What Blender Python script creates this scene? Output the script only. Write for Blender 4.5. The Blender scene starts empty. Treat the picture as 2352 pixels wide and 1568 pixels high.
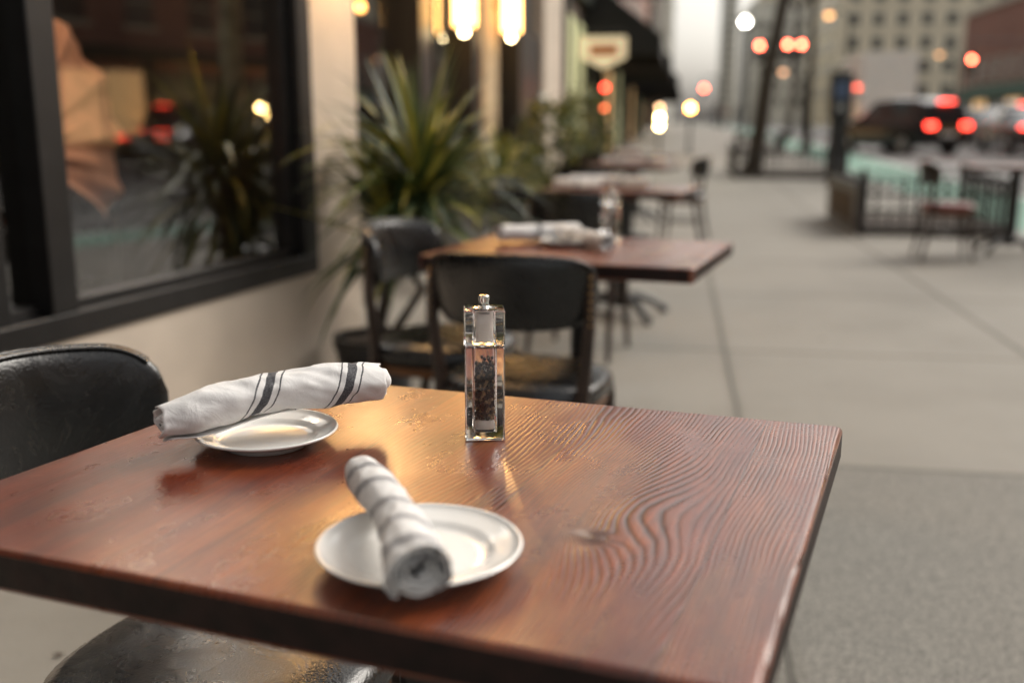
import bpy, math, random
from mathutils import Vector, Matrix, noise
R=random.Random(7)
sc=bpy.context.scene
sc.view_settings.view_transform='Standard'; sc.view_settings.look='None'; sc.view_settings.exposure=0
rad=math.radians
TH=rad(9); SN,CS=math.sin(TH),math.cos(TH)
def W(s,t): return (s*SN+t*CS, s*CS-t*SN)
def zp(s): return 0.0 if s<14 else min(.7,.012*(s-14))

# ---------------------------------------------------------------- materials
def nt(name):
    m=bpy.data.materials.new(name); m.use_nodes=True
    n=m.node_tree; b=n.nodes['Principled BSDF']; return m,n,b
def N(n,typ,**k):
    x=n.nodes.new(typ)
    for a,v in k.items():
        if a.startswith('i_'): x.inputs[a[2:].replace('_',' ')].default_value=v
        else: setattr(x,a,v)
    return x
def ramp(n,fac,stops):
    r=n.nodes.new('ShaderNodeValToRGB'); e=r.color_ramp.elements
    while len(e)<len(stops): e.new(.5)
    for i,(p,c) in enumerate(stops):
        e[i].position=p; e[i].color=(*c,1) if len(c)==3 else c
    n.links.new(fac,r.inputs[0]); return r.outputs[0]
def M(n,op,a,b=None,c=None):
    x=n.nodes.new('ShaderNodeMath'); x.operation=op
    for i,v in enumerate((a,b,c)):
        if v is None: continue
        if isinstance(v,(int,float)): x.inputs[i].default_value=v
        else: n.links.new(v,x.inputs[i])
    return x.outputs[0]
def mapr(n,v,a,b,c,d):
    x=n.nodes.new('ShaderNodeMapRange')
    for i,k in ((1,a),(2,b),(3,c),(4,d)): x.inputs[i].default_value=k
    n.links.new(v,x.inputs[0]); return x.outputs[0]
def mixc(n,f,a,b,mode='MIX'):
    x=n.nodes.new('ShaderNodeMix'); x.data_type='RGBA'; x.blend_type=mode
    for i,v in ((0,f),(6,a),(7,b)):
        if isinstance(v,(int,float)): x.inputs[i].default_value=v
        elif isinstance(v,tuple): x.inputs[i].default_value=(*v,1)
        else: n.links.new(v,x.inputs[i])
    return x.outputs[2]
def bump(n,b,h,strength=.3,dist=.01):
    x=n.nodes.new('ShaderNodeBump'); x.inputs['Strength'].default_value=strength; x.inputs['Distance'].default_value=dist
    n.links.new(h,x.inputs['Height']); n.links.new(x.outputs[0],b.inputs['Normal'])
def simple(name,col,rough=.5,var=.25,scale=8,metal=0,spec=.5,bmp=0,coat=0):
    m,n,b=nt(name)
    tc=N(n,'ShaderNodeTexCoord'); no=N(n,'ShaderNodeTexNoise',i_Scale=scale,i_Detail=5.)
    n.links.new(tc.outputs['Object'],no.inputs['Vector'])
    lo=tuple(max(0,c*(1-var)) for c in col); hi=tuple(min(1,c*(1+var)) for c in col)
    n.links.new(ramp(n,no.outputs['Fac'],[(.3,lo),(.7,hi)]),b.inputs['Base Color'])
    b.inputs['Roughness'].default_value=rough; b.inputs['Metallic'].default_value=metal
    b.inputs['Specular IOR Level'].default_value=spec; b.inputs['Coat Weight'].default_value=coat
    if bmp: bump(n,b,no.outputs['Fac'],bmp,.01)
    return m
def emit(name,col,st):
    m,n,b=nt(name); b.inputs['Base Color'].default_value=(*col,1)
    b.inputs['Emission Color'].default_value=(*col,1); b.inputs['Emission Strength'].default_value=st
    return m

def wood_mat(name,knot=(.215,-.108)):
    m,n,b=nt(name); L=n.links
    tc=N(n,'ShaderNodeTexCoord'); sp=N(n,'ShaderNodeSeparateXYZ'); L.new(tc.outputs['Object'],sp.inputs[0])
    x,y=sp.outputs[0],sp.outputs[1]
    PW=.21; P0=.10
    pid=M(n,'FLOOR',M(n,'DIVIDE',M(n,'ADD',x,P0),PW))
    off=M(n,'MULTIPLY',pid,3.7)
    def nz(sx,sy,scale,detail=3,useoff=True,rough=.5,z=0.):
        c=N(n,'ShaderNodeCombineXYZ'); L.new(M(n,'MULTIPLY',x,sx),c.inputs[0]); L.new(M(n,'MULTIPLY',y,sy),c.inputs[1])
        if useoff: L.new(off,c.inputs[2])
        else: c.inputs[2].default_value=z
        t=N(n,'ShaderNodeTexNoise',i_Scale=scale,i_Detail=float(detail),i_Roughness=rough); L.new(c.outputs[0],t.inputs['Vector']); return t.outputs['Fac']
    n1=nz(2.2,.8,1.6,2)
    n2=nz(20,9,1.,3)
    dx=M(n,'SUBTRACT',x,knot[0]); dy=M(n,'SUBTRACT',y,knot[1])
    def gs(a,bb,yo=0.,xo=0.):
        d2=M(n,'SUBTRACT',dy,yo) if yo else dy
        d1=M(n,'SUBTRACT',dx,xo) if xo else dx
        r=M(n,'ADD',M(n,'MULTIPLY',M(n,'MULTIPLY',d1,d1),1/a),M(n,'MULTIPLY',M(n,'MULTIPLY',d2,d2),1/bb))
        return M(n,'POWER',2.718,M(n,'MULTIPLY',r,-1.))
    g=gs(.00030,.00016); g2=gs(.0040,.018,.08,.0)
    f=M(n,'ADD',M(n,'MULTIPLY',x,1000.),M(n,'MULTIPLY',n1,140.))
    f=M(n,'ADD',f,M(n,'MULTIPLY',n2,9.))
    f=M(n,'ADD',f,M(n,'MULTIPLY',g,26.)); f=M(n,'ADD',f,M(n,'MULTIPLY',g2,44.))
    ln=M(n,'MULTIPLY_ADD',M(n,'SINE',f),.5,.5)
    ln=M(n,'POWER',ln,2.0)
    mask=nz(6,2.6,1.3,4,False,.6)
    mr=mapr(n,mask,.36,.60,.05,.95)
    xm=mapr(n,x,-.06,.12,.16,1.)
    near=M(n,'MINIMUM',M(n,'ADD',M(n,'MULTIPLY',gs(.012,.035,.09,-.01),.80),.10),1.)
    lm=M(n,'MULTIPLY',ln,M(n,'MINIMUM',M(n,'ADD',M(n,'MULTIPLY',M(n,'MULTIPLY',xm,mr),.8),M(n,'MULTIPLY',near,.5)),1.))
    bl=nz(5,1.6,1.5,6,True,.65)
    col=ramp(n,bl,[(.30,(.070,.011,.005)),(.45,(.180,.030,.009)),(.58,(.275,.060,.013)),(.75,(.36,.105,.022))])
    fib=nz(240,6,1.,5,True,.7)
    col=mixc(n,M(n,'MULTIPLY',mapr(n,fib,.35,.7,0.,1.),.65),col,(.050,.010,.005))
    col=mixc(n,M(n,'MINIMUM',M(n,'MULTIPLY',lm,1.0),.85),col,(.016,.005,.004))
    col=mixc(n,M(n,'MULTIPLY',g,.7),col,(.03,.010,.007))
    fr=M(n,'FRACT',M(n,'DIVIDE',M(n,'ADD',x,P0),PW))
    seam=M(n,'SUBTRACT',1.,M(n,'LESS_THAN',M(n,'ABSOLUTE',M(n,'SUBTRACT',fr,.5)),.4955))
    col=mixc(n,M(n,'MULTIPLY',seam,.6),col,(.014,.005,.004))
    sct=nz(75,55,1.,2,False); sc2=M(n,'GREATER_THAN',sct,.735)
    col=mixc(n,M(n,'MULTIPLY',sc2,.45),col,(.012,.005,.004))
    wn=nz(9,2.5,1.7,6,False,.7); col=mixc(n,mapr(n,wn,.50,.72,0.,.65),col,(.035,.007,.005))
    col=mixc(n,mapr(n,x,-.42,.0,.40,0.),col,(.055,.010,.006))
    c3=N(n,'ShaderNodeCombineXYZ'); L.new(M(n,'ADD',M(n,'MULTIPLY',x,9.),M(n,'MULTIPLY',y,5.)),c3.inputs[0]); L.new(M(n,'SUBTRACT',M(n,'MULTIPLY',y,120.),M(n,'MULTIPLY',x,70.)),c3.inputs[1])
    s3=N(n,'ShaderNodeTexNoise',i_Scale=1.,i_Detail=2.); L.new(c3.outputs[0],s3.inputs['Vector'])
    scr=M(n,'GREATER_THAN',s3.outputs['Fac'],.725)
    col=mixc(n,M(n,'MULTIPLY',scr,.3),col,(.38,.16,.08))
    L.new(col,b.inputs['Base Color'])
    rr=mapr(n,nz(9,6,1.3,6,False,.7),.3,.7,.22,.38)
    L.new(rr,b.inputs['Roughness'])
    b.inputs['Specular IOR Level'].default_value=.6
    b.inputs['Coat Weight'].default_value=.4; b.inputs['Coat Roughness'].default_value=.20
    h=M(n,'ADD',M(n,'MULTIPLY',lm,-1.1),M(n,'MULTIPLY',fib,-.45)); h=M(n,'ADD',h,M(n,'MULTIPLY',seam,-1.2))
    h=M(n,'ADD',h,M(n,'MULTIPLY',nz(5,3,1.,2,False),2.5))
    x_=n.nodes.new('ShaderNodeBump'); x_.inputs['Strength'].default_value=.7; x_.inputs['Distance'].default_value=.0007
    L.new(h,x_.inputs['Height']); L.new(x_.outputs[0],b.inputs['Normal']); L.new(x_.outputs[0],b.inputs['Coat Normal'])
    return m
M_wood=wood_mat('wood_top')
M_wedge_shaded=simple('wood_edge_shaded',(.014,.005,.004),.55,.6,35,bmp=.25,spec=.3)  # table sides: end grain with its shade darkened into the base colour

def leather(name):
    m,n,b=nt(name); L=n.links
    tc=N(n,'ShaderNodeTexCoord'); no=N(n,'ShaderNodeTexNoise',i_Scale=9.,i_Detail=6.,i_Roughness=.65,i_Distortion=1.2); L.new(tc.outputs['Object'],no.inputs[0])
    cr=M(n,'LESS_THAN',M(n,'ABSOLUTE',M(n,'SUBTRACT',no.outputs['Fac'],.5)),.003)
    no2=N(n,'ShaderNodeTexNoise',i_Scale=260.,i_Detail=3.); L.new(tc.outputs['Object'],no2.inputs[0])
    L.new(mixc(n,M(n,'MULTIPLY',cr,.35),(.006,.006,.0065),(.07,.06,.05)),b.inputs['Base Color'])
    L.new(ramp(n,no.outputs['Fac'],[(.3,(.18,)*3),(.7,(.36,)*3)]),b.inputs['Roughness'])
    b.inputs['Specular IOR Level'].default_value=.65
    bump(n,b,M(n,'ADD',no2.outputs['Fac'],M(n,'MULTIPLY',no.outputs['Fac'],5.)),.3,.002)
    return m
M_leather=leather('black_leather')
M_dwood=simple('dark_wood',(.028,.014,.009),.38,.4,20)
M_seatwood=simple('seat_wood',(.16,.06,.018),.35,.3,15)
M_iron=simple('black_iron',(.012,.012,.013),.45,.3,30)
M_brass=simple('brass',(.45,.28,.12),.35,.1,30,metal=1)
M_frame=simple('black_frame',(.007,.006,.006),.42,.4,12,bmp=.1)
M_cream=simple('cream_stucco',(.55,.465,.38),.85,.13,2.5,bmp=.5)
M_tan=simple('tan_pilaster',(.45,.32,.18),.8,.15,3)
M_white=simple('white_ceramic',(.84,.83,.80),.12,.02,5,coat=.5)
M_int=simple('interior_dark',(.035,.022,.016),.7,.5,1.5)
M_black=simple('matte_black',(.008,.008,.008),.7,.2,5)
M_chrome=simple('chrome',(.75,.73,.70),.12,.03,5,metal=1)
M_frost=simple('frosted_plastic',(.78,.70,.64),.55,.04,60)
M_pepper=simple('peppercorn',(.045,.028,.018),.45,.7,260,bmp=.8)
M_pepper2=simple('peppercorn_tan',(.26,.17,.09),.45,.4,260)
M_asphalt=simple('asphalt',(.11,.108,.105),.8,.3,3,bmp=.3)
M_paint=simple('road_paint',(.68,.68,.66),.6,.12,4)
M_green=simple('bike_lane_green',(.16,.31,.24),.75,.15,2)
M_kerb=simple('kerb_stone',(.30,.29,.27),.8,.2,4)
M_rubber=simple('rubber',(.015,.015,.015),.8,.2,10)
M_bark=simple('bark',(.055,.042,.032),.9,.45,14,bmp=.6)
M_bark2=simple('plane_bark',(.42,.37,.25),.9,.45,6,bmp=.4)
M_soil=simple('soil',(.05,.035,.025),.95,.5,20,bmp=.5)
M_pot=simple('black_pot',(.014,.014,.015),.4,.3,10)
M_g1=simple('leaf_green',(.10,.135,.035),.38,.3,9)
M_g2=simple('leaf_dark',(.035,.06,.022),.42,.3,9)
M_g3=simple('leaf_yellow',(.36,.33,.06),.38,.3,9)
M_redleaf=simple('seat_red',(.14,.02,.015),.4,.2,6)
def glass(name,ior,tint=(1,1,1),lo=.10,hi=.55):
    m,n,b=nt(name); L=n.links; out=n.nodes['Material Output']
    lw=N(n,'ShaderNodeLayerWeight'); lw.inputs[0].default_value=ior
    fac=mapr(n,lw.outputs['Facing'],0.,1.,lo,hi)
    tr=N(n,'ShaderNodeBsdfTransparent'); tr.inputs[0].default_value=(*tint,1)
    gl=N(n,'ShaderNodeBsdfGlossy'); gl.inputs['Roughness'].default_value=.015
    mx=N(n,'ShaderNodeMixShader'); L.new(fac,mx.inputs[0]); L.new(tr.outputs[0],mx.inputs[1]); L.new(gl.outputs[0],mx.inputs[2]); L.new(mx.outputs[0],out.inputs[0])
    return m
M_glass=glass('window_glass',.42,(.90,.87,.82))
M_tumbler=glass('tumbler_glass',.2,(.93,.94,.94),.04,.7)
m,n,b=nt('acrylic'); b.inputs['Transmission Weight'].default_value=1; b.inputs['Roughness'].default_value=.01; b.inputs['IOR'].default_value=1.49; b.inputs['Base Color'].default_value=(.99,.99,.985,1); M_acr=m
M_lamp=emit('lamp_glass_warm',(1.,.52,.15),13)
M_lampb=emit('lamp_glass_pier',(1.,.53,.17),24)
M_bulb=emit('lamp_bulb',(1.,.78,.42),40)
M_pbulb=emit('pier_bulb',(1.,.62,.28),150)
M_obulb=emit('amber_pendant',(1.,.45,.12),18)
M_curtain_fill=emit('curtain_fill_bulb',(1.,.70,.38),110)  # added fill bulb, out of view, to brighten the curtain
M_red=emit('light_red',(1.,.06,.03),14)
M_red2=emit('tail_red',(1.,.05,.03),14)
M_redfar=emit('signal_red',(1.,.10,.05),75)
M_orange=emit('light_orange',(1.,.42,.08),60)
M_warm=emit('light_warm',(1.,.72,.30),60)
M_str=emit('string_bulb',(1.,.66,.24),130)
M_wht=emit('light_white',(1.,.95,.85),60)
M_shop=emit('shop_glow',(.62,.62,.34),.45)
M_shop2=emit('shop_glow_warm',(1.,.62,.28),.8)

def pavement():
    m,n,b=nt('pavement_concrete'); L=n.links
    tc=N(n,'ShaderNodeTexCoord'); sp=N(n,'ShaderNodeSeparateXYZ'); L.new(tc.outputs['Object'],sp.inputs[0])
    x,y=sp.outputs[0],sp.outputs[1]
    P=1.46; Q=1.75
    jn=N(n,'ShaderNodeTexNoise',i_Scale=3.,i_Detail=4.); L.new(tc.outputs['Object'],jn.inputs[0])
    jit=M(n,'MULTIPLY',M(n,'SUBTRACT',jn.outputs['Fac'],.5),.02)
    fx=M(n,'DIVIDE',M(n,'ADD',M(n,'SUBTRACT',x,.27+P/2),jit),P); fy=M(n,'DIVIDE',M(n,'ADD',M(n,'SUBTRACT',y,3.37+Q/2),jit),Q)
    def ln(f,w):
        d=M(n,'ABSOLUTE',M(n,'SUBTRACT',M(n,'FRACT',M(n,'ADD',f,100.)),.5))
        return M(n,'LESS_THAN',d,w)
    seam=M(n,'MAXIMUM',ln(fx,.0065),ln(fy,.0048))
    halo=M(n,'MAXIMUM',ln(fx,.022),ln(fy,.017))
    cid=N(n,'ShaderNodeCombineXYZ'); L.new(M(n,'FLOOR',M(n,'ADD',fx,.5)),cid.inputs[0]); L.new(M(n,'FLOOR',M(n,'ADD',fy,.5)),cid.inputs[1])
    wn=N(n,'ShaderNodeTexWhiteNoise'); L.new(cid.outputs[0],wn.inputs['Vector'])
    n1=N(n,'ShaderNodeTexNoise',i_Scale=1.1,i_Detail=7.,i_Roughness=.65); L.new(tc.outputs['Object'],n1.inputs[0])
    n2=N(n,'ShaderNodeTexNoise',i_Scale=120.,i_Detail=3.); L.new(tc.outputs['Object'],n2.inputs[0])
    c=ramp(n,n1.outputs['Fac'],[(.3,(.215,.200,.172)),(.7,(.315,.294,.256))])
    c=mixc(n,M(n,'MULTIPLY',wn.outputs['Value'],.45),c,(.20,.19,.165))
    near=M(n,'MULTIPLY',M(n,'LESS_THAN',y,3.37),M(n,'GREATER_THAN',x,-1.2))
    vo=N(n,'ShaderNodeTexVoronoi',i_Scale=210.); L.new(tc.outputs['Object'],vo.inputs[0])
    spk=ramp(n,vo.outputs['Color'],[(.0,(.05,.047,.043)),(.45,(.135,.129,.114)),(.8,(.26,.248,.215))])
    c=mixc(n,M(n,'MULTIPLY',near,.88),c,spk)
    c=mixc(n,M(n,'MULTIPLY',M(n,'SUBTRACT',n2.outputs['Fac'],.3),.5),c,(.15,.14,.12))
    c=mixc(n,mapr(n,n1.outputs['Fac'],.55,.75,0.,.35),c,(.13,.12,.10))
    v2=N(n,'ShaderNodeTexVoronoi',i_Scale=1.7); L.new(tc.outputs['Object'],v2.inputs[0])
    c=mixc(n,M(n,'MULTIPLY',M(n,'LESS_THAN',v2.outputs['Distance'],.035),.5),c,(.07,.065,.06))
    c=mixc(n,M(n,'MULTIPLY',halo,.25),c,(.11,.10,.08))
    c=mixc(n,M(n,'MULTIPLY',seam,.8),c,(.06,.055,.045))
    L.new(c,b.inputs['Base Color']); b.inputs['Roughness'].default_value=.75
    h=M(n,'ADD',M(n,'MULTIPLY',seam,-3.),M(n,'MULTIPLY',vo.outputs['Distance'],near)); h=M(n,'ADD',h,n2.outputs['Fac'])
    bump(n,b,h,.4,.004)
    return m
M_pave=pavement()

def brick(name,c1,c2,mor,scale=1.):
    m,n,b=nt(name); L=n.links
    tc=N(n,'ShaderNodeTexCoord')
    sp=N(n,'ShaderNodeSeparateXYZ'); L.new(tc.outputs['Object'],sp.inputs[0]); cb=N(n,'ShaderNodeCombineXYZ')
    L.new(M(n,'ADD',sp.outputs[0],sp.outputs[1]),cb.inputs[0]); L.new(sp.outputs[2],cb.inputs[1])
    bt=N(n,'ShaderNodeTexBrick'); L.new(cb.outputs[0],bt.inputs['Vector']); bt.inputs['Scale'].default_value=4*scale
    bt.inputs['Color1'].default_value=(*c1,1); bt.inputs['Color2'].default_value=(*c2,1); bt.inputs['Mortar'].default_value=(*mor,1)
    no=N(n,'ShaderNodeTexNoise',i_Scale=.4,i_Detail=5.); L.new(tc.outputs['Object'],no.inputs[0])
    L.new(mixc(n,.5,bt.outputs[0],ramp(n,no.outputs['Fac'],[(.3,tuple(c*.7 for c in c1)),(.7,c2)])),b.inputs['Base Color']); b.inputs['Roughness'].default_value=.85
    return m
M_brick=brick('red_brick',(.24,.10,.07),(.32,.14,.10),(.33,.28,.24))
M_beige=brick('beige_brick',(.74,.65,.48),(.80,.71,.54),(.66,.6,.5))
M_grey=brick('grey_brick',(.50,.49,.44),(.58,.56,.50),(.54,.52,.48))
M_darkb=brick('dark_brick',(.09,.06,.045),(.13,.085,.06),(.15,.13,.11))
M_winfar=simple('far_window',(.06,.065,.062),.15,.7,.6)
M_awn=simple('awning_black',(.010,.010,.011),.8,.3,6)
M_awng=simple('awning_green',(.04,.09,.055),.8,.3,6)
M_stone=simple('stone_trim',(.5,.46,.38),.8,.15,5)
M_dgreen=simple('shopfront_dark',(.012,.020,.014),.5,.3,6)

# ---------------------------------------------------------------- mesh builder
class MB:
    def __init__(s): s.v=[];s.f=[];s.mi=[];s.mats=[]
    def m(s,mat):
        if mat not in s.mats: s.mats.append(mat)
        return s.mats.index(mat)
    def add(s,vs,fs,mat):
        o=len(s.v); k=s.m(mat); s.v+= [tuple(v) for v in vs]
        for f in fs: s.f.append([i+o for i in f]); s.mi.append(k)
    def box(s,x0,x1,y0,y1,z0,z1,mat):
        if x0>x1:x0,x1=x1,x0
        if y0>y1:y0,y1=y1,y0
        s.add([(x0,y0,z0),(x1,y0,z0),(x1,y1,z0),(x0,y1,z0),(x0,y0,z1),(x1,y0,z1),(x1,y1,z1),(x0,y1,z1)],
              [(0,3,2,1),(4,5,6,7),(0,1,5,4),(1,2,6,5),(2,3,7,6),(3,0,4,7)],mat)
    def tube(s,pts,rads,mat,seg=10,flat=1.):
        pts=[Vector(p) for p in pts]; n=len(pts)
        if isinstance(rads,(int,float)): rads=[rads]*n
        vs=[];ref=None
        for i,p in enumerate(pts):
            d=(pts[min(i+1,n-1)]-pts[max(i-1,0)]).normalized()
            if ref is None:
                ref=Vector((0,0,1)) if abs(d.z)<.9 else Vector((1,0,0))
            a=d.cross(ref)
            if a.length<1e-4: a=d.cross(Vector((0,1,0)))
            a.normalize(); b2=a.cross(d).normalized(); ref=b2
            for j in range(seg):
                t=2*math.pi*j/seg; vs.append(p+a*math.cos(t)*rads[i]+b2*math.sin(t)*rads[i]*flat)
        fs=[]
        for i in range(n-1):
            for j in range(seg):
                k=(j+1)%seg; fs.append((i*seg+j,i*seg+k,(i+1)*seg+k,(i+1)*seg+j))
        fs.append(tuple(range(seg))[::-1]); fs.append(tuple((n-1)*seg+j for j in range(seg)))
        s.add(vs,fs,mat)
    def lathe(s,prof,c,mat,seg=40,sx=1,sy=1):
        vs=[];fs=[]
        for (r,z) in prof:
            for j in range(seg):
                t=2*math.pi*j/seg; vs.append((c[0]+r*math.cos(t)*sx,c[1]+r*math.sin(t)*sy,c[2]+z))
        for i in range(len(prof)-1):
            for j in range(seg):
                k=(j+1)%seg; fs.append((i*seg+j,i*seg+k,(i+1)*seg+k,(i+1)*seg+j))
        if prof[0][0]>1e-6: fs.append(tuple(range(seg))[::-1])
        if prof[-1][0]>1e-6: fs.append(tuple((len(prof)-1)*seg+j for j in range(seg)))
        s.add(vs,fs,mat)
    def ball(s,c,r,mat,seg=12,rings=8,sz=1):
        pr=[(max(1e-5,r*math.sin(math.pi*i/rings)),-r*sz*math.cos(math.pi*i/rings)) for i in range(rings+1)]
        s.lathe(pr,c,mat,seg)
    def build(s,name,parent=None,loc=(0,0,0),rz=0,bevel=0,angle=35,seg=2):
        me=bpy.data.meshes.new(name); me.from_pydata(s.v,[],s.f)
        for mt in s.mats: me.materials.append(mt)
        me.polygons.foreach_set('material_index',s.mi)
        me.polygons.foreach_set('use_smooth',[True]*len(s.f)); me.update()
        me.set_sharp_from_angle(angle=rad(angle))
        o=bpy.data.objects.new(name,me); sc.collection.objects.link(o)
        o.location=loc; o.rotation_euler=(0,0,rz)
        if parent: o.parent=parent
        if bevel:
            bm=o.modifiers.new('b','BEVEL'); bm.width=bevel; bm.segments=seg; bm.limit_method='ANGLE'
        return o
def empty(name,loc=(0,0,0),rz=0):
    o=bpy.data.objects.new(name,None); sc.collection.objects.link(o); o.location=loc; o.rotation_euler=(0,0,rz); return o

# ---------------------------------------------------------------- tables
def pedestal(p,h=.708):
    b=MB(); b.tube([(0,0,.10),(0,0,h-.01)],.036,M_iron,16)
    b.lathe([(.05,.06),(.06,.1),(.045,.14),(.036,.16)],(0,0,0),M_iron,20)
    for k in range(4):
        a=rad(45+90*k); c,s_=math.cos(a),math.sin(a)
        b.tube([(c*r,s_*r,z) for r,z in ((.02,.10),(.10,.115),(.2,.085),(.28,.04),(.31,.02))],[.03,.028,.024,.02,.024],M_iron,10)
        b.lathe([(.022,0),(.026,.008),(.018,.02)],(c*.31,s_*.31,0),M_iron,12)
    b.box(-.2,.2,-.03,.03,h-.014,h,M_iron); b.box(-.03,.03,-.2,.2,h-.018,h-.004,M_iron)
    return b.build('pedestal_base',p)
def table(name,c,rz,corners=None,mat=M_wood):
    p=empty(name,(c[0],c[1],0),rz)
    if corners:
        ci=math.cos(-rz);si=math.sin(-rz); cs=[]
        for (X,Y) in corners:
            dx,dy=X-c[0],Y-c[1]; cs.append((dx*ci-dy*si,dx*si+dy*ci))
    else: cs=[(-.395,-.32),(.395,-.32),(.395,.32),(-.395,.32)]
    b=MB(); vs=[(x,y,.708) for x,y in cs]+[(x,y,.75) for x,y in cs]
    b.add(vs,[(4,5,6,7)],mat); b.add(vs,[(0,3,2,1),(0,1,5,4),(1,2,6,5),(2,3,7,6),(3,0,4,7)],M_wedge_shaded)
    o=b.build('table_top',p)
    import bmesh
    bm=bmesh.new(); bm.from_mesh(o.data); bmesh.ops.remove_doubles(bm,verts=bm.verts,dist=1e-5)
    ve=[e for e in bm.edges if abs(e.verts[0].co.z-e.verts[1].co.z)>.01]
    bmesh.ops.bevel(bm,geom=ve,offset=.012,segments=4,affect='EDGES',profile=.5)
    bm.to_mesh(o.data); bm.free()
    o.data.set_sharp_from_angle(angle=rad(50))
    md=o.modifiers.new('b','BEVEL'); md.width=.0055; md.segments=4; md.material=0; md.limit_method='ANGLE'; md.angle_limit=rad(60)
    pedestal(p); return p
T1C=(-.091,1.0515)
table('restaurant_table',T1C,rad(-20.5),[(-.602,.904),(.163,.611),(.413,1.224),(-.335,1.485)])
table('restaurant_table',(.215,3.06),rad(-21))
table('restaurant_table',(.64,5.95),rad(-21))
table('restaurant_table',(1.05,9.2),rad(-21))
table('restaurant_table',(1.45,12.0),rad(-21))
table('restaurant_table',(4.35,8.95),rad(-12))
table('restaurant_table',(-2.30,3.75),rad(-18))

# ---------------------------------------------------------------- chairs
def chair(c,face,red=False,name='dining_chair',dz=0.,sy=0.,sz=0.):
    rz=math.atan2(face[1],face[0])-math.pi/2
    p=empty(name,(c[0],c[1],0),rz)
    b=MB(); seg=48
    def sh(t,k=1.):
        x=math.cos(t);y=math.sin(t); e=.72
        return (.215*k*math.copysign(abs(x)**e,x),sy+.205*k*math.copysign(abs(y)**e,y))
    vs=[];prof=[(.0,.405),(.86,.405),(1.0,.412),(1.03,.43),(1.0,.452),(.9,.465),(.6,.472),(.25,.472),(.0,.471)]
    for k,z in prof:
        for j in range(seg):
            x,y=sh(2*math.pi*j/seg,max(k,.001)); vs.append((x,y,z+sz))
    fs=[]
    for i in range(len(prof)-1):
        for j in range(seg):
            q=(j+1)%seg; fs.append((i*seg+j,i*seg+q,(i+1)*seg+q,(i+1)*seg+j))
    b.add(vs,fs,M_redleaf if red else M_leather); b.build('seat_cushion',p,angle=60)
    b=MB(); vs=[];prof=[(.0,.375),(.93,.375),(.96,.385),(.96,.403),(.0,.404)]
    for k,z in prof:
        for j in range(seg):
            x,y=sh(2*math.pi*j/seg,max(k,.001)); vs.append((x,y,z+sz))
    b.add(vs,[f for f in fs if max(f)<len(vs)],M_seatwood); b.build('seat_rim',p,angle=60)
    b=MB(); Rr=.258; C0=(0,.045); PM=rad(56); nph=40; ns=20; vs=[]
    def zz(u):
        en=max(0,(abs(u)-.62)/.38); sc_=math.sqrt(max(0.0,1-en**2.4))
        zt=.806-.022*u*u+dz; zb=.612+.012*u*u+dz
        return (zt+zb)/2,(zt-zb)/2*(.16+.84*sc_),sc_
    for i in range(nph+1):
        u=-1+2*i/nph; ph=u*PM
        zc,hh,sc_=zz(u); th=.018*(.25+.75*sc_)
        for j in range(ns):
            t=2*math.pi*j/ns; cx,cz=math.cos(t),math.sin(t)
            dr=th*math.copysign(abs(cx)**.7,cx); dz_=hh*math.copysign(abs(cz)**.55,cz)
            r=Rr+dr + (zc+dz_-.64)*.12
            vs.append((C0[0]+r*math.sin(ph),C0[1]-r*math.cos(ph),zc+dz_))
    fs=[]
    for i in range(nph):
        for j in range(ns):
            q=(j+1)%ns; fs.append((i*ns+j,(i+1)*ns+j,(i+1)*ns+q,i*ns+q))
    fs.append(tuple(range(ns))); fs.append(tuple(nph*ns+j for j in range(ns))[::-1])
    b.add(vs,fs,M_leather)
    for off in (.012,-.012):
        pts=[]
        for i in range(nph-3):
            u=-1+2*(i+2)/nph; ph=u*PM; zc,hh,sc_=zz(u)
            r=Rr+off+(zc+hh-.64)*.12; pts.append((C0[0]+r*math.sin(ph),C0[1]-r*math.cos(ph),zc+hh-.003))
        b.tube(pts,.0035,M_leather,8)
    b.build('back_pad',p,angle=60)
    b=MB()
    for sg in (-1,1):
        ph=sg*PM*.90; r=Rr+.018
        top=(r*math.sin(ph)*1.0,C0[1]-r*math.cos(ph)-.01,.765+dz)
        b.tube([top,(top[0]*1.0,top[1]-.005,.62),(sg*.195,-.14+sy*.5,.44+sz),(sg*.195,-.165,.25),(sg*.205,-.215,.0)],[.011,.015,.019,.017,.012],M_dwood,10)
        b.tube([(sg*.175,.165+sy,.40+sz),(sg*.185,.175+sy,.2),(sg*.195,.19+sy,0)],[.02,.017,.012],M_dwood,10)
        b.tube([(sg*.19,-.17,.2),(sg*.185,.17+sy,.2)],.009,M_dwood,8)
        for k in range(7):
            z=.63+.02*k; b.ball((top[0]*1.02,top[1]-.016,z),.0045,M_brass,6,4)
    b.tube([(-.185,0,.2),(.185,0,.2)],.009,M_dwood,8)
    b.tube([(-.18,.17+sy,.27),(.18,.17+sy,.27)],.009,M_dwood,8)
    b.build('legs',p)
    return p
F=(.934,-.358); G=(.358,.934)
chair((-.520,1.305),F,dz=-.008,sy=.15,sz=-.03)
chair((.045,2.69),G)
chair((-.21,3.14),F,dz=.012)
chair((.34,5.0),G)
chair((.12,5.75),F)
chair((.62,8.05),G)
chair((1.62,9.75),(-.934,.358))
chair((.95,10.9),G)
chair((3.62,8.55),(.97,-.2),red=True)
chair((5.1,9.0),(-1,.1))
chair((-1.85,4.15),(-.7,-.7)); chair((-1.75,3.25),(-.9,.4))

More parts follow.
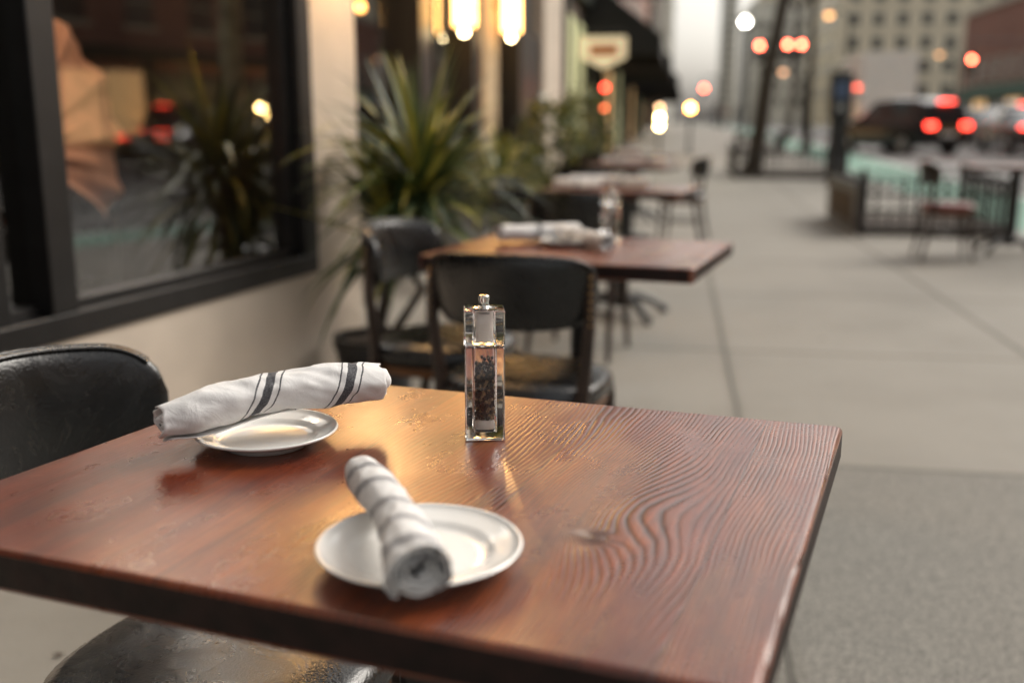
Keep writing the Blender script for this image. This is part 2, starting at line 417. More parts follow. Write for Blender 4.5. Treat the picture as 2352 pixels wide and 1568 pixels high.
# ---------------------------------------------------------------- plates and glasses
def plate(c,z=.7505,k=1.):
    b=MB()
    outer=[(0.001,.003),(.046,.003),(.048,.0),(.051,.0),(.053,.004),(.066,.009),(.080,.0145),(.0862,.0170),(.0872,.0185),(.0862,.0198),(.0840,.0196),(.0835,.0186),(.076,.0158),(.066,.0128),(.0620,.0118),(.0595,.0090),(.056,.0074),(.048,.0068),(.001,.0066)]
    b.lathe([(r*k,zz) for r,zz in outer],(0,0,0),M_white,112); return b.build('side_plate',None,(c[0],c[1],z),angle=70)
plate((-.079,.820),k=1.015); plate((-.288,1.152),k=.955)
def tumbler(x,y):
    b=MB(); b.lathe([(.001,.0),(.027,.0),(.036,.11)],(0,0,0),M_tumbler,24); b.build('drinking_glass',None,(x,y,.7505))

# ---------------------------------------------------------------- napkins
def cloth(name,bands,k,col=(.055,.055,.075)):
    m,n,b=nt(name); L=n.links
    uv=N(n,'ShaderNodeUVMap'); sp=N(n,'ShaderNodeSeparateXYZ'); L.new(uv.outputs[0],sp.inputs[0])
    q=M(n,'ADD',sp.outputs[0],M(n,'MULTIPLY',sp.outputs[1],k))
    tc=N(n,'ShaderNodeTexCoord'); nw=N(n,'ShaderNodeTexNoise',i_Scale=900.,i_Detail=2.); L.new(tc.outputs['Object'],nw.inputs[0])
    nb=N(n,'ShaderNodeTexNoise',i_Scale=22.,i_Detail=5.,i_Distortion=1.); L.new(tc.outputs['Object'],nb.inputs[0])
    q=M(n,'ADD',q,M(n,'MULTIPLY',M(n,'SUBTRACT',nw.outputs['Fac'],.5),.0010))
    q=M(n,'ADD',q,M(n,'MULTIPLY',M(n,'SUBTRACT',nb.outputs['Fac'],.5),.006))
    s=None
    for (c,w) in bands:
        x=n.nodes.new('ShaderNodeMath'); x.operation='COMPARE'; L.new(q,x.inputs[0]); x.inputs[1].default_value=c; x.inputs[2].default_value=w
        s=x.outputs[0] if s is None else M(n,'MAXIMUM',s,x.outputs[0])
    base=ramp(n,nw.outputs['Fac'],[(.3,(.84,.83,.82)),(.7,(.91,.90,.89))])
    wv=mapr(n,nw.outputs['Fac'],.35,.65,.82,1.)
    colr=mixc(n,M(n,'MULTIPLY',s,wv),base,col)
    L.new(colr,b.inputs['Base Color'])
    b.inputs['Roughness'].default_value=.9; b.inputs['Sheen Weight'].default_value=.15
    bump(n,b,M(n,'ADD',M(n,'MULTIPLY',nw.outputs['Fac'],.3),M(n,'MULTIPLY',nb.outputs['Fac'],5.)),.4,.0025)
    tl=N(n,'ShaderNodeBsdfTranslucent'); L.new(colr,tl.inputs[0]); mx=N(n,'ShaderNodeMixShader'); mx.inputs[0].default_value=.22
    L.new(b.outputs[0],mx.inputs[1]); L.new(tl.outputs[0],mx.inputs[2]); L.new(mx.outputs[0],n.nodes['Material Output'].inputs[0])
    return m
def napkin(name,p0,p1,z0,z1,rf,mat,bend=0,sag=0,phi0=-1.57,skew=.8,seed=0,turns=2.6,curl=-1,nt_=90,amp=1.,endamp=.012):
    p0=Vector((p0[0],p0[1],z0)); p1=Vector((p1[0],p1[1],z1)); ax=(p1-p0); Ln=ax.length; ax.normalize()
    side=ax.cross(Vector((0,0,1))).normalized(); up=side.cross(ax).normalized()
    if up.z<0: up=-up
    npn=int(66*turns); vs=[];uvs=[]
    c0=(p0+p1)/2
    for i in range(nt_+1):
        t=i/nt_
        cen=p0+ax*Ln*t+side*bend*math.sin(math.pi*t)+up*(sag*math.sin(math.pi*t))
        Rr=rf(t)
        for j in range(npn+1):
            a=2*math.pi*turns*j/npn
            ph=phi0+skew*(t-.5)*2+curl*a
            r=Rr*max(.06,(1-.19*a/(2*math.pi)) if turns>3 else (1-.135*a/(2*math.pi)))
            if j<8: r*=1+.05*(1-j/8)
            nn=noise.noise(Vector((t*6+seed,math.cos(ph)*1.1,math.sin(ph)*1.1)))
            n3=noise.noise(Vector((t*15+ph*1.5+seed,math.cos(ph)*1.8,math.sin(ph)*1.8)))
            n4=abs(noise.noise(Vector((t*9-ph*.9+seed*2,ph*1.2,seed))))
            r*=1+amp*(.13*nn+.060*n3-.06*n4)
            endw=(endamp*noise.noise(Vector((math.cos(ph)+seed,math.sin(ph),a*.15)))-.0012*a/6.28*(1 if t>.5 else -1))*(max(0,abs(t-.5)*2-.6)/.4)
            x=r*math.cos(ph); y=r*math.sin(ph)*.86
            y=max(y,-Rr*.80)
            v=cen+side*x+up*y+ax*endw
            vs.append(v-c0); uvs.append((t*Ln,a/(2*math.pi)))
    fs=[]
    for i in range(nt_):
        for j in range(npn):
            fs.append((i*(npn+1)+j,i*(npn+1)+j+1,(i+1)*(npn+1)+j+1,(i+1)*(npn+1)+j))
    me=bpy.data.meshes.new(name); me.from_pydata([tuple(v) for v in vs],[],fs); ul=me.uv_layers.new(name='UVMap')
    for lp in me.loops: ul.data[lp.index].uv=uvs[lp.vertex_index]
    me.materials.append(mat); me.polygons.foreach_set('use_smooth',[True]*len(fs))
    o=bpy.data.objects.new(name,me); sc.collection.objects.link(o); o.location=c0
    s=o.modifiers.new('s','SOLIDIFY'); s.thickness=.0013; s.offset=0
    return o
def grp(c): return [(c-.0125,.0010),(c,.0052),(c+.0125,.0010)]
cl1=cloth('napkin_cloth',grp(.168)+grp(.262)+grp(.08-.2),.075,(.022,.024,.035))
cl2=cloth('napkin_cloth_b',[(c+d,w) for c in (.000,.048,.105,.155,.21,.255) for d,w in ((-.0065,.0009),(0,.0026),(.0065,.0009))],-.060,(.035,.035,.060))
napkin('rolled_napkin',(-.390,1.090),(-.160,1.226),.794,.806,lambda t:.0265+.0060*math.sin(math.pi*t)+.0028*math.sin(9*t+.5)-.003*math.exp(-((t-.03)/.1)**2),cl1,sag=.010,skew=-.8,seed=3,curl=-1,turns=4.2,amp=1.1)
napkin('rolled_napkin',(-.144,.940),(-.067,.700),.791,.796,lambda t:.0195+.0055*t+.0015*math.sin(8*t),cl2,bend=-.007,skew=.7,seed=11,curl=1,turns=3.9,amp=1.0,endamp=.006)
cl3=cloth('napkin_cloth_c',grp(.16),.05,(.05,.05,.07))
napkin('rolled_napkin',(-.04,3.16),(.21,3.26),.782,.782,lambda t:.030,cl3,seed=5,nt_=30)
napkin('rolled_napkin',(.14,3.24),(.28,2.98),.782,.778,lambda t:.027,cl3,seed=8,nt_=30)
for (a,b_,sd) in (((.24,5.83),(.50,5.88),9),((.52,6.0),(.78,5.9),2),((.35,6.1),(.6,6.16),12),((.8,9.2),(1.06,9.15),6),((1.1,9.3),(1.36,9.2),7),((1.2,12.1),(1.5,12.0),4)):
    napkin('rolled_napkin',a,b_,.785,.785,lambda t:.034,cl3,seed=sd,nt_=24)
plate((.17,3.13),k=1.0); plate((.42,5.86)); plate((.68,5.96)); plate((.95,9.2))
tumbler(.60,6.12); tumbler(.75,6.08); tumbler(1.2,9.1); tumbler(.98,9.32)

# ---------------------------------------------------------------- pepper mill
def mill(c,rz,pep=True):
    p=empty('pepper_mill',(c[0],c[1],.7505),rz)
    def ring(hw,rr,z,k=5):
        out=[]
        for cx,cy,a0 in ((1,1,0),(-1,1,90),(-1,-1,180),(1,-1,270)):
            for i in range(k+1):
                a=rad(a0+90*i/k); out.append((cx*(hw-rr)+rr*math.cos(a),cy*(hw-rr)+rr*math.sin(a),z))
        return out
    def sq(h,r,z0,z1,inner,name):
        b=MB()
        e=.0012; rings=[ring(h-e,r,z0),ring(h,r,z0+e),ring(h,r,z1-e),ring(h-e,r,z1)]
        n_=len(rings[0]); vs=sum(rings,[]); fs=[]
        for i in range(3):
            for j in range(n_):
                q=(j+1)%n_; fs.append((i*n_+j,i*n_+q,(i+1)*n_+q,(i+1)*n_+j))
        fs.append(tuple(range(n_))[::-1]); fs.append(tuple(3*n_+j for j in range(n_)))
        b.add(vs,fs,M_acr)
        ri,rc,za,zb=inner; vs=ring(ri,rc,za)+ring(ri,rc,zb)
        fs=[(j,j+n_,(j+1)%n_+n_,(j+1)%n_) for j in range(n_)]+[tuple(range(n_)),tuple(n_+j for j in range(n_))[::-1]]
        b.add(vs,fs,M_acr); return b.build(name,p,angle=50)
    sq(.0235,.0030,.0,.1125,(.0142,.0040,.010,.1085),'lower_body')
    sq(.0240,.0030,.1150,.1555,(.0132,.0045,.1185,.152),'upper_body')
    b=MB()
    b.lathe([(.0115,.0125),(.0125,.014),(.0125,.020),(.0115,.0235),(.004,.0245)],(0,0,0),M_frost,28)
    b.lathe([(.0118,.119),(.0118,.144),(.010,.1485)],(0,0,0),M_frost,28)
    b.build('grinder_core',p)
    b=MB()
    b.lathe([(.0205,.1127),(.0205,.1148)],(0,0,0),M_chrome,32)
    b.lathe([(.0150,.1558),(.0150,.1568),(.0085,.1576),(.0062,.159),(.0056,.163),(.0064,.166),(.0064,.170),(.005,.1712)],(0,0,0),M_chrome,32)
    b.build('metal_fittings',p)
    b=MB(); rr=random.Random(3); lay=.0268; li=0
    while lay<.090:
        li+=1
        for ix in range(6):
            for iy in range(6):
                x=(ix-2.5)*.0043+(.0010 if li%2 else -.0010)+rr.uniform(-.0006,.0006); y=(iy-2.5)*.0043+(.0010 if (li//2)%2 else -.0010)+rr.uniform(-.0006,.0006)
                lim=.0116; x=max(-lim,min(lim,x)); y=max(-lim,min(lim,y))
                if abs(x)>.0102 and abs(y)>.0102: x*=.88; y*=.88
                if lay>.080 and rr.random()<(lay-.078)/.013: continue
                b.ball((x,y,lay+rr.uniform(-.0012,.0012)),.0022*rr.uniform(.82,1.12),M_pepper if rr.random()<.68 else M_pepper2,8,6)
        lay+=.0036
    b.build('peppercorns',p,angle=80)
    b=MB(); b.lathe([(.0120,.0106),(.0125,.0118),(.0120,.0124),(.001,.0124)],(0,0,0),M_black,24)
    b.build('grinder_base',p)
mill((-.033,1.185),rad(3))
mill((.31,3.22),rad(20),False)

# ---------------------------------------------------------------- ground, road, pavement
SS=[-60,-20,0,14,30,45,60,72.5,100,160,300,700,1500]
def strip(b,t0,t1,z,mat,s0=None,s1=None,side=None):
    ss=[s for s in SS if (s0 is None or s>s0) and (s1 is None or s<s1)]
    if s0 is not None: ss=[s0]+ss
    if s1 is not None: ss=ss+[s1]
    vs=[];fs=[]
    for s in ss: vs+=[(t0,s,z+zp(s)),(t1,s,z+zp(s))]
    for i in range(len(ss)-1): fs.append((2*i,2*i+1,2*i+3,2*i+2))
    b.add(vs,fs,mat)
    if side is not None:
        for tt,sg in side:
            vs=[];fs=[]
            for s in ss: vs+=[(tt,s,z+zp(s)),(tt,s,z-.2+zp(s))]
            for i in range(len(ss)-1): fs.append((2*i,2*i+1,2*i+3,2*i+2))
            b.add(vs,fs,M_kerb)
b=MB(); strip(b,-1200,1200,-.15,M_asphalt); b.build('ground',rz=-TH)
b=MB(); strip(b,-9,3.45,0,M_pave); b.build('sidewalk',rz=-TH)
b=MB(); strip(b,3.45,3.6,0.003,M_kerb,side=[(3.6,1)]); b.build('kerb',rz=-TH)
b=MB(); strip(b,22,30,0,M_pave,side=[(22,1)]); b.build('far_sidewalk',rz=-TH)
b=MB(); strip(b,3.75,5.6,-.146,M_green); b.build('bike_lane',rz=-TH)
b=MB()
strip(b,3.62,3.74,-.146,M_paint); strip(b,5.62,5.76,-.146,M_paint); strip(b,7.0,7.12,-.146,M_paint)
for k in range(45):
    s=-10+k*3; strip(b,5.76,7.0,-.142,M_paint,s,s+.35)
for t in (10.2,13.3,16.4):
    for k in range(20): strip(b,t,t+.12,-.146,M_paint,-20+k*8,-20+k*8+3)
strip(b,3.8,22,-.141,M_paint,46,46.5)
for k in range(14): strip(b,4.2+k*1.25,4.8+k*1.25,-.141,M_paint,48,51)
b.build('road_markings',rz=-TH)
b=MB(); rr=random.Random(21)
for i in range(60):
    x=rr.gauss(-1.17,.06); y=rr.uniform(.8,3.0); s_=rr.uniform(.008,.02); a=rr.random()*6
    c,s2=math.cos(a)*s_,math.sin(a)*s_
    b.add([(x-c,y-s2,.004),(x+s2*.6,y-c*.6,.006),(x+c,y+s2,.009),(x-s2*.6,y+c*.6,.005)],[(0,1,2,3)],rr.choice((M_g3,M_bark,M_seatwood)))
b.build('fallen_leaves',rz=-TH)

# ---------------------------------------------------------------- restaurant: angled window wall
C=(-.673,4.55); RW=math.atan2(-.948,-.319)
rest=empty('restaurant_building')
wl=empty('window_wall',(C[0],C[1],0),RW); wl.parent=rest
b=MB()
b.box(0,8,-.3,0,0,.52,M_cream); b.box(0,.40,-.3,0,.52,2.75,M_cream); b.box(0,8,-.3,0,2.75,4.2,M_cream)
b.box(-.003,.399,-.85,-.302,0,3.1,M_int)
b.build('stucco_wall',wl)
b=MB(); y0,y1=-.13,.012
b.box(.40,8,y0,y1,.52,.595,M_frame); b.box(.40,8,y0,y1,2.65,2.75,M_frame)
b.box(.40,.50,-.33,y1,.595,2.65,M_frame)
b.box(.50,.54,-.10,-.03,.595,2.65,M_frame)
b.box(1.775,1.875,y0,y1,.595,2.65,M_frame); b.box(2.0,2.06,-.10,-.01,.595,2.65,M_frame)
b.box(3.9,4.0,y0,y1,.595,2.65,M_frame); b.box(6,6.1,y0,y1,.595,2.65,M_frame)
b.box(.54,1.775,-.10,-.03,.595,.625,M_frame); b.box(1.875,3.9,-.10,-.03,.595,.625,M_frame)
b.box(.5,7.9,-.32,-.131,.5205,.56,M_frame)
b.build('window_frame',wl,bevel=.004)
b=MB(); y=-.06; b.add([(7.9,y,.59),(.49,y,.59),(.49,y,2.66),(7.9,y,2.66)],[(0,1,2,3)],M_glass); b.build('window_pane',wl)
b=MB()
b.box(0.1,8,-4.6,-4.5,0,3.2,M_int); b.box(-.0,8,-4.5,-.31,.004,.02,M_int); b.box(0,8,-4.5,-.31,3.1,3.2,M_int)
b.box(-.1,-.004,-4.5,-.31,0,3.2,M_int); b.box(8,8.1,-4.5,-.31,0,3.2,M_int)
b.build('interior_room',wl)
M_peach=simple('peach_curtain',(.62,.30,.18),.9,.18,12)
b=MB(); nu,nv=130,44; vs=[]
for i in range(nu+1):
    for j in range(nv+1):
        u=i/nu; v=j/nv
        a=rad(-30+150*u)
        r=(.05+.58*v)*(1-.10*abs(u-.45))
        fold=math.sin(u*42+4*v)+.5*math.sin(u*77+2)+.4*math.sin(u*23-6*v)
        x=1.45-r*math.cos(a)*1.0
        z=1.02+r*math.sin(a)*.85
        y=-.48+.016*fold*(.25+v)-.10*v*v
        vs.append((x,y,z))
fs=[(i*(nv+1)+j,i*(nv+1)+j+1,(i+1)*(nv+1)+j+1,(i+1)*(nv+1)+j) for i in range(nu) for j in range(nv)]
b.add(vs,fs,M_peach); b.build('curtain',wl,angle=180)
b=MB()
for (x,y,z,mt) in ((1.15,-.34,2.35,M_curtain_fill),(2.9,-.8,2.6,M_bulb),(.6,-2.4,2.5,M_bulb),(3.2,-1.0,2.6,M_bulb)):  # first bulb is unseen, added to light the curtain; the others are pendants
    b.ball((x,y,z),.05,mt,12,8); b.tube([(x,y,z+.05),(x,y,3.1)],.006,M_iron,6)
b.build('pendants_and_curtain_fill',wl)

def sconce(loc,rz,name='wall_lantern',H=1.0,r=.115,lm=None,br=.03,bm_=None):
    p=empty(name,loc,rz)
    b=MB(); b.box(-.06,.06,-.02,.0,-.05,H+.05,M_iron); b.box(-.02,.02,0,.05,.25,.30,M_iron)
    b.lathe([(r,-.02),(r,.0),(r-.015,.01)],(0,.17,0),M_iron,24); b.lathe([(r-.015,H-.02),(r+.003,H-.01),(r+.003,H+.01),(.03,H+.06),(.005,H+.08)],(0,.17,0),M_iron,24)
    for k in range(4):
        a=rad(45+90*k); b.tube([((r-.005)*math.cos(a),.17+(r-.005)*math.sin(a),0),((r-.005)*math.cos(a),.17+(r-.005)*math.sin(a),H-.01)],.005,M_iron,6)
    b.build('lantern_frame',p)
    b=MB(); b.lathe([(r-.017,.012),(r-.017,H-.03)],(0,.17,0),lm or M_lamp,28); b.build('lantern_glass',p)
    b=MB(); b.ball((0,.17,-.03),br,bm_ or M_bulb,12,8); b.build('bulb',p)
    return p
pw=Vector((C[0],C[1],0))+Vector((-.319,-.948,0))*.19
sconce((pw.x+.948*.02,pw.y-.319*.02,1.90),RW,H=.8,lm=M_lampb,br=.045,bm_=M_pbulb)

TF=-1.9
f2=empty('facade_section',(0,0,0),-TH); f2.parent=rest
b=MB()
b.box(TF-.3,TF,4.2,16.6,0,.35,M_frame)
b.box(TF-.3,TF,4.2,16.6,3.05,4.2,M_frame)
b.box(TF-.3,TF+.02,7.6,7.95,.35,3.05,M_frame)
b.box(TF-.3,TF+.05,9.95,10.75,.35,3.05,M_tan)
b.box(TF-.3,TF+.02,9.62,9.95,.35,3.05,M_frame)
b.box(TF-.3,TF+.02,12.5,13.2,.35,3.05,M_frame)
b.box(TF-.3,TF+.08,14.3,16.6,.35,3.05,M_cream)
b.box(TF-.3,TF+.02,13.2,14.3,.35,2.2,M_frame)
b.build('shopfront_frame',f2)
b=MB(); x=TF-.12
for s0,s1 in ((4.3,7.6),(7.95,9.62),(10.75,12.5),(13.2,14.3)): b.add([(x,s0,.35),(x,s1,.35),(x,s1,3.05),(x,s0,3.05)],[(0,1,2,3)],M_glass)
b.build('shopfront_glass',f2)
b=MB(); b.box(TF-4,TF-3.9,4.2,16.6,0,3.2,M_int); b.box(TF-4,TF-.31,4.2,16.6,3.1,3.19,M_int); b.box(TF-4,TF-.31,16.5,16.6,0,3.1,M_int)
b.build('shopfront_interior',f2)
b=MB()
for s in (6.35,8.5,11.4):
    b.ball((TF-1.6,s,2.36),.05,M_obulb,12,8); b.tube([(TF-1.6,s,2.41),(TF-1.6,s,3.1)],.006,M_iron,6)
b.build('pendant_lamps_b',f2)
def winface(b,axis,pos,a0,a1,z0,z1,pa,pz,w,h,sgn,frame=M_stone):
    na=int((a1-a0)/pa); nz_=int((z1-z0)/pz)
    for i in range(na):
        for j in range(nz_):
            a=a0+(i+.5)*(a1-a0)/na; z=z0+(j+.5)*pz
            d=.06*sgn
            for (aa0,aa1,za,zb,dd,mt) in ((a-w/2,a+w/2,z-h/2,z+h/2,d*.5,M_winfar),(a-w/2-.1,a+w/2+.1,z-h/2-.14,z-h/2,d*2.2,frame),(a-w/2-.05,a+w/2+.05,z+h/2,z+h/2+.14,d*1.2,frame),(a-w/2,a+w/2,z-.03,z+.03,d,frame)):
                if axis=='t': b.box(min(pos,pos+dd),max(pos,pos+dd),aa0,aa1,za,zb,mt)
                else: b.box(aa0,aa1,min(pos,pos+dd),max(pos,pos+dd),za,zb,mt)
b=MB(); b.box(TF-12,TF-.05,4.2,16.6,4.2,14,M_darkb); winface(b,'t',TF-.05,4.4,16.4,4.6,13.6,2.4,3.,1.1,1.7,1); b.box(TF-12,TF+.35,4.1,16.7,14,14.5,M_stone)
b.box(TF-12,TF-.6,-12,4.2,4.2,14,M_darkb)
b.build('upper_storeys',f2)
for s,t in ((8.45,TF+.0),(10.55,TF+.05)):
    x,y=W(s,t); sconce((x,y,1.98 if s>10 else 1.86),-TH-math.pi/2,H=1.05,r=.112)

# ---------------------------------------------------------------- buildings in street frame
def building(name,s0,s1,t0,t1,h,wall,face,pa=3.,pz=3.2,w=1.3,hh=1.8,ground=None,end=True,z0=3.8):
    p=empty(name,(0,0,0),-TH); b=MB(); b.box(t0,t1,s0,s1,-.5,h,wall)
    pos=t1 if face>0 else t0
    winface(b,'t',pos,s0+.6,s1-.6,z0,h-.5,pa,pz,w,hh,face)
    if end: winface(b,'s',s0,t0+.6,t1-.6,z0,h-.5,pa,pz,w,hh,-1)
    b.box(t0-.25,t1+.25,s0-.1,s1+.1,h,h+.5,M_stone)
    b.build('walls_and_windows',p)
    if ground:
        b=MB(); n_=int((s1-s0)/4)
        for i in range(n_):
            a=s0+.3+i*(s1-s0-.3)/n_; e=a+(s1-s0-.3)/n_-.5
            d=.05*face
            b.box(min(pos,pos+d),max(pos,pos+d),a,e,.4,2.9,ground[i%len(ground)])
            b.box(min(pos,pos+3*d),max(pos,pos+3*d),a-.3,a,-.0,3.3,M_dgreen); b.box(min(pos,pos+2*d),max(pos,pos+2*d),(a+e)/2-.05,(a+e)/2+.05,.4,2.9,M_dgreen)
        b.box(min(pos,pos+.2*face),max(pos,pos+.2*face),s0,s1,3.3,3.75,M_dgreen)
        b.build('shopfront',p)
    return p
building('shop_building',16.6,34,TF-12,TF,14,M_darkb,1,ground=[M_shop,M_winfar,M_shop2])
building('shop_building',34.2,62,TF-12,TF,16,M_brick,1,ground=[M_winfar,M_shop2,M_winfar,M_shop])
building('shop_building',75,120,TF-12,TF,20,M_darkb,1,ground=[M_winfar,M_shop2])
building('apartment_building',121,260,TF-12,TF+.2,26,M_grey,1,end=False)
building('brick_building',-25,20,26,40,13,M_brick,-1,ground=[M_shop2,M_winfar,M_shop])
building('brick_building',20.3,58,26,40,15,M_brick,-1,ground=[M_winfar,M_shop2,M_winfar])
building('brick_building',58.3,80,26,40,12,M_brick,-1,ground=[M_winfar,M_shop])
building('brick_building',80.3,104,26,40,10.5,M_brick,-1,ground=[M_winfar,M_shop2])
building('apartment_building',150,185,21,60,27,M_beige,-1,pa=3.1,pz=3.1,w=1.35,hh=1.6)
building('apartment_building',235,280,15,32,26,M_grey,-1,pa=3.4)
building('office_tower',480,505,18,25,150,M_grey,-1,pa=3.,pz=3.6,w=1.6,hh=2.2)
building('office_tower',420,450,30.5,60,50,M_beige,-1,pa=4,pz=4,w=2,hh=2.4)

def awning(name,s0,s1,t0,t1,z0,z1,mat,valance=.35):
    b=MB()
    vs=[(t0,s0,z1),(t0,s1,z1),(t1,s1,z0),(t1,s0,z0)]
    b.add(vs,[(0,1,2,3)],mat); b.add([(t1,s0,z0),(t1,s1,z0),(t1,s1,z0-valance),(t1,s0,z0-valance)],[(0,1,2,3)],mat)
    for s in (s0,s1): b.add([(t0,s,z1),(t1,s,z0),(t1,s,z0-valance),(t0,s,z0-valance)],[(0,1,2,3)],mat)
    for s in (s0+.05,s1-.05): b.tube([(t0,s,z0-.02),(t1-.03 if t1>t0 else t1+.03,s,z0-.02)],.02,M_iron,6)
    return b.build(name,rz=-TH)
awning('awning',20.6,26,TF+.02,-.35,2.75,3.9,M_awn)
awning('awning',27,34,TF+.02,-.2,2.7,4.2,M_awn)
awning('awning',36,46,TF+.02,.0,2.6,4.1,M_awn)
awning('awning',48,60,TF+.02,.1,2.5,4.0,M_awn)
awning('awning',60,100,25.95,23.5,3.2,4.2,M_awng)
b=MB(); b.box(TF+.1,-.35,28,28.3,4.3,6.5,M_awn); b.box(TF+.01,TF+.1,28.1,28.2,4.5,4.6,M_iron); b.build('projecting_sign',rz=-TH)
b=MB(); b.box(-1.2,-.35,40,40.3,2.6,3.4,M_dgreen); b.box(TF,-1.2,40.1,40.2,3.2,3.26,M_iron); b.build('projecting_sign',rz=-TH)
M_sign=emit('sign_face',(.95,.78,.52),.45); M_mark=simple('sign_mark',(.60,.20,.08),.6,.1,6)
p=empty('hanging_sign',(0,0,0),-TH); b=MB(); cx,cy,cz=-1.42,20.0,2.42
pl=[(-.42,.26),(.42,.26),(.42,-.12),(.0,-.32),(-.42,-.12)]
vs=[(cx+x,cy,cz+z) for x,z in pl]+[(cx+x,cy+.06,cz+z) for x,z in pl]
b.add(vs,[(0,4,3,2,1),(5,6,7,8,9)]+[(i,(i+1)%5,(i+1)%5+5,i+5) for i in range(5)],M_sign); b.build('board',p)
b=MB(); b.box(cx-.27,cx+.27,cy-.006,cy-.001,cz-.09,cz+.12,M_mark); b.build('mark',p)
b=MB(); b.tube([(TF,cy+.03,cz+.36),(cx+.4,cy+.03,cz+.36)],.018,M_iron,8); b.tube([(cx-.3,cy+.03,cz+.26),(cx-.3,cy+.03,cz+.36)],.008,M_iron,6); b.tube([(cx+.3,cy+.03,cz+.26),(cx+.3,cy+.03,cz+.36)],.008,M_iron,6); b.build('bracket',p)

# ---------------------------------------------------------------- lights / signals
def signal(name,heads,pole,arm_z,r=.12):
    b=MB(); x0,y0=pole
    g=zp(y0)
    b.tube([(x0,y0,g-.2),(x0,y0,arm_z+.6)],[.11,.08],M_iron,10)
    xs=[h[0] for h in heads]; far=max(xs,key=lambda v:abs(v-x0))
    b.tube([(x0,y0,arm_z+.5),(far,y0,arm_z+.62)],[.06,.04],M_iron,8)
    for (x,z,mt) in heads:
        b.box(x-.17,x+.17,y0-.32,y0-.08,z-.85,z+.25,M_iron)
        b.tube([(x,y0-.2,z+.25),(x,y0,arm_z+.6)],.02,M_iron,6)
        vs=[(x+r*math.cos(a),y0-.325,z+r*math.sin(a)) for a in [2*math.pi*k/16 for k in range(16)]]
        b.add(vs,[tuple(range(16))],mt)
        for dz in (-.3,-.6):
            vs=[(x+r*math.cos(a),y0-.325,z+dz+r*math.sin(a)) for a in [2*math.pi*k/16 for k in range(16)]]
            b.add(vs,[tuple(range(16))],M_black)
    return b.build(name)
M_sigA=emit('signal_red_lens',(1.,.12,.06),55)
signal('traffic_light',[(12.75,4.95,M_sigA),(14.2,5.0,M_sigA),(14.9,5.0,M_sigA)],(12.2,55),5.4)
signal('traffic_light',[(25.9,4.55,M_sigA)],(30.5,60),5.0)
signal('traffic_light',[(16.35,3.9,M_redfar)],(17.6,90),4.3)
def lamp_post(name,x,y,z,mat,r=.15,arm=1.2):
    b=MB(); b.tube([(x+arm,y,zp(y)-.2),(x+arm,y,z-.4),(x+arm*.7,y,z+.2),(x,y,z+.22)],[.1,.07,.05,.04],M_iron,8)
    b.lathe([(r*.7,.16),(r*1.2,.1),(r*1.25,.03)],(x,y,z),M_iron,12); b.ball((x,y,z),r,mat,12,8)
    return b.build(name)
lamp_post('street_lamp',15.3,70,7.55,M_wht,.22,-1.2)
lamp_post('street_lamp',17.8,60,7.0,emit('lamp_amber',(1.,.5,.18),5),.2)
lamp_post('street_lamp',15.4,60,3.9,emit('lamp_amber2',(1.,.5,.25),4),.16)
lamp_post('street_lamp',25.0,62,5.0,emit('lamp_amber3',(1.,.5,.2),2.5),.18)
b=MB()
for z,mt in ((1.22,M_warm),(1.02,M_warm),(1.45,emit('amber_dim',(1.,.6,.3),10))):
    b.ball((3.55,25.2,z),.060,mt,12,8)
b.tube([(3.55,25.2,0.1),(3.55,25.2,1.7)],.03,M_iron,8); b.box(3.45,3.65,25.1,25.3,.1,.16,M_iron)
b.build('light_post')
b=MB(); b.ball((5.1,30,1.50),.09,M_orange,12,8); b.tube([(5.1,30,.15),(5.1,30,1.42)],.04,M_iron,8); b.box(4.9,5.3,29.8,30.2,.1,.22,M_iron); b.build('warning_beacon')
b=MB(); xx,yy=1.50,17.0
b.ball((xx,yy,1.66),.045,M_red,12,8); b.ball((xx,yy,1.34),.045,emit('red_amber',(1.,.16,.05),11),12,8); b.tube([(xx,yy,0),(xx,yy,1.62)],.03,M_iron,8); b.box(xx-.1,xx+.1,yy-.1,yy+.1,0,.05,M_iron); b.build('stanchion_lights')
b=MB(); rr=random.Random(5)
for i in range(18):
    s=29+i*.7+rr.uniform(-.2,.2); z=1.25+.4*math.sin(i*1.1)+rr.uniform(-.15,.15); b.ball((25.3,s,z),.10,M_str if i%3 else M_orange,8,6)
b.tube([(25.3,28.5,1.8),(25.3,35,1.5),(25.3,42,1.8)],.012,M_iron,6); b.tube([(25.3,28.5,0),(25.3,28.5,1.9)],.03,M_iron,6); b.tube([(25.3,42,0),(25.3,42,1.9)],.03,M_iron,6)
b.build('string_lights',rz=-TH)

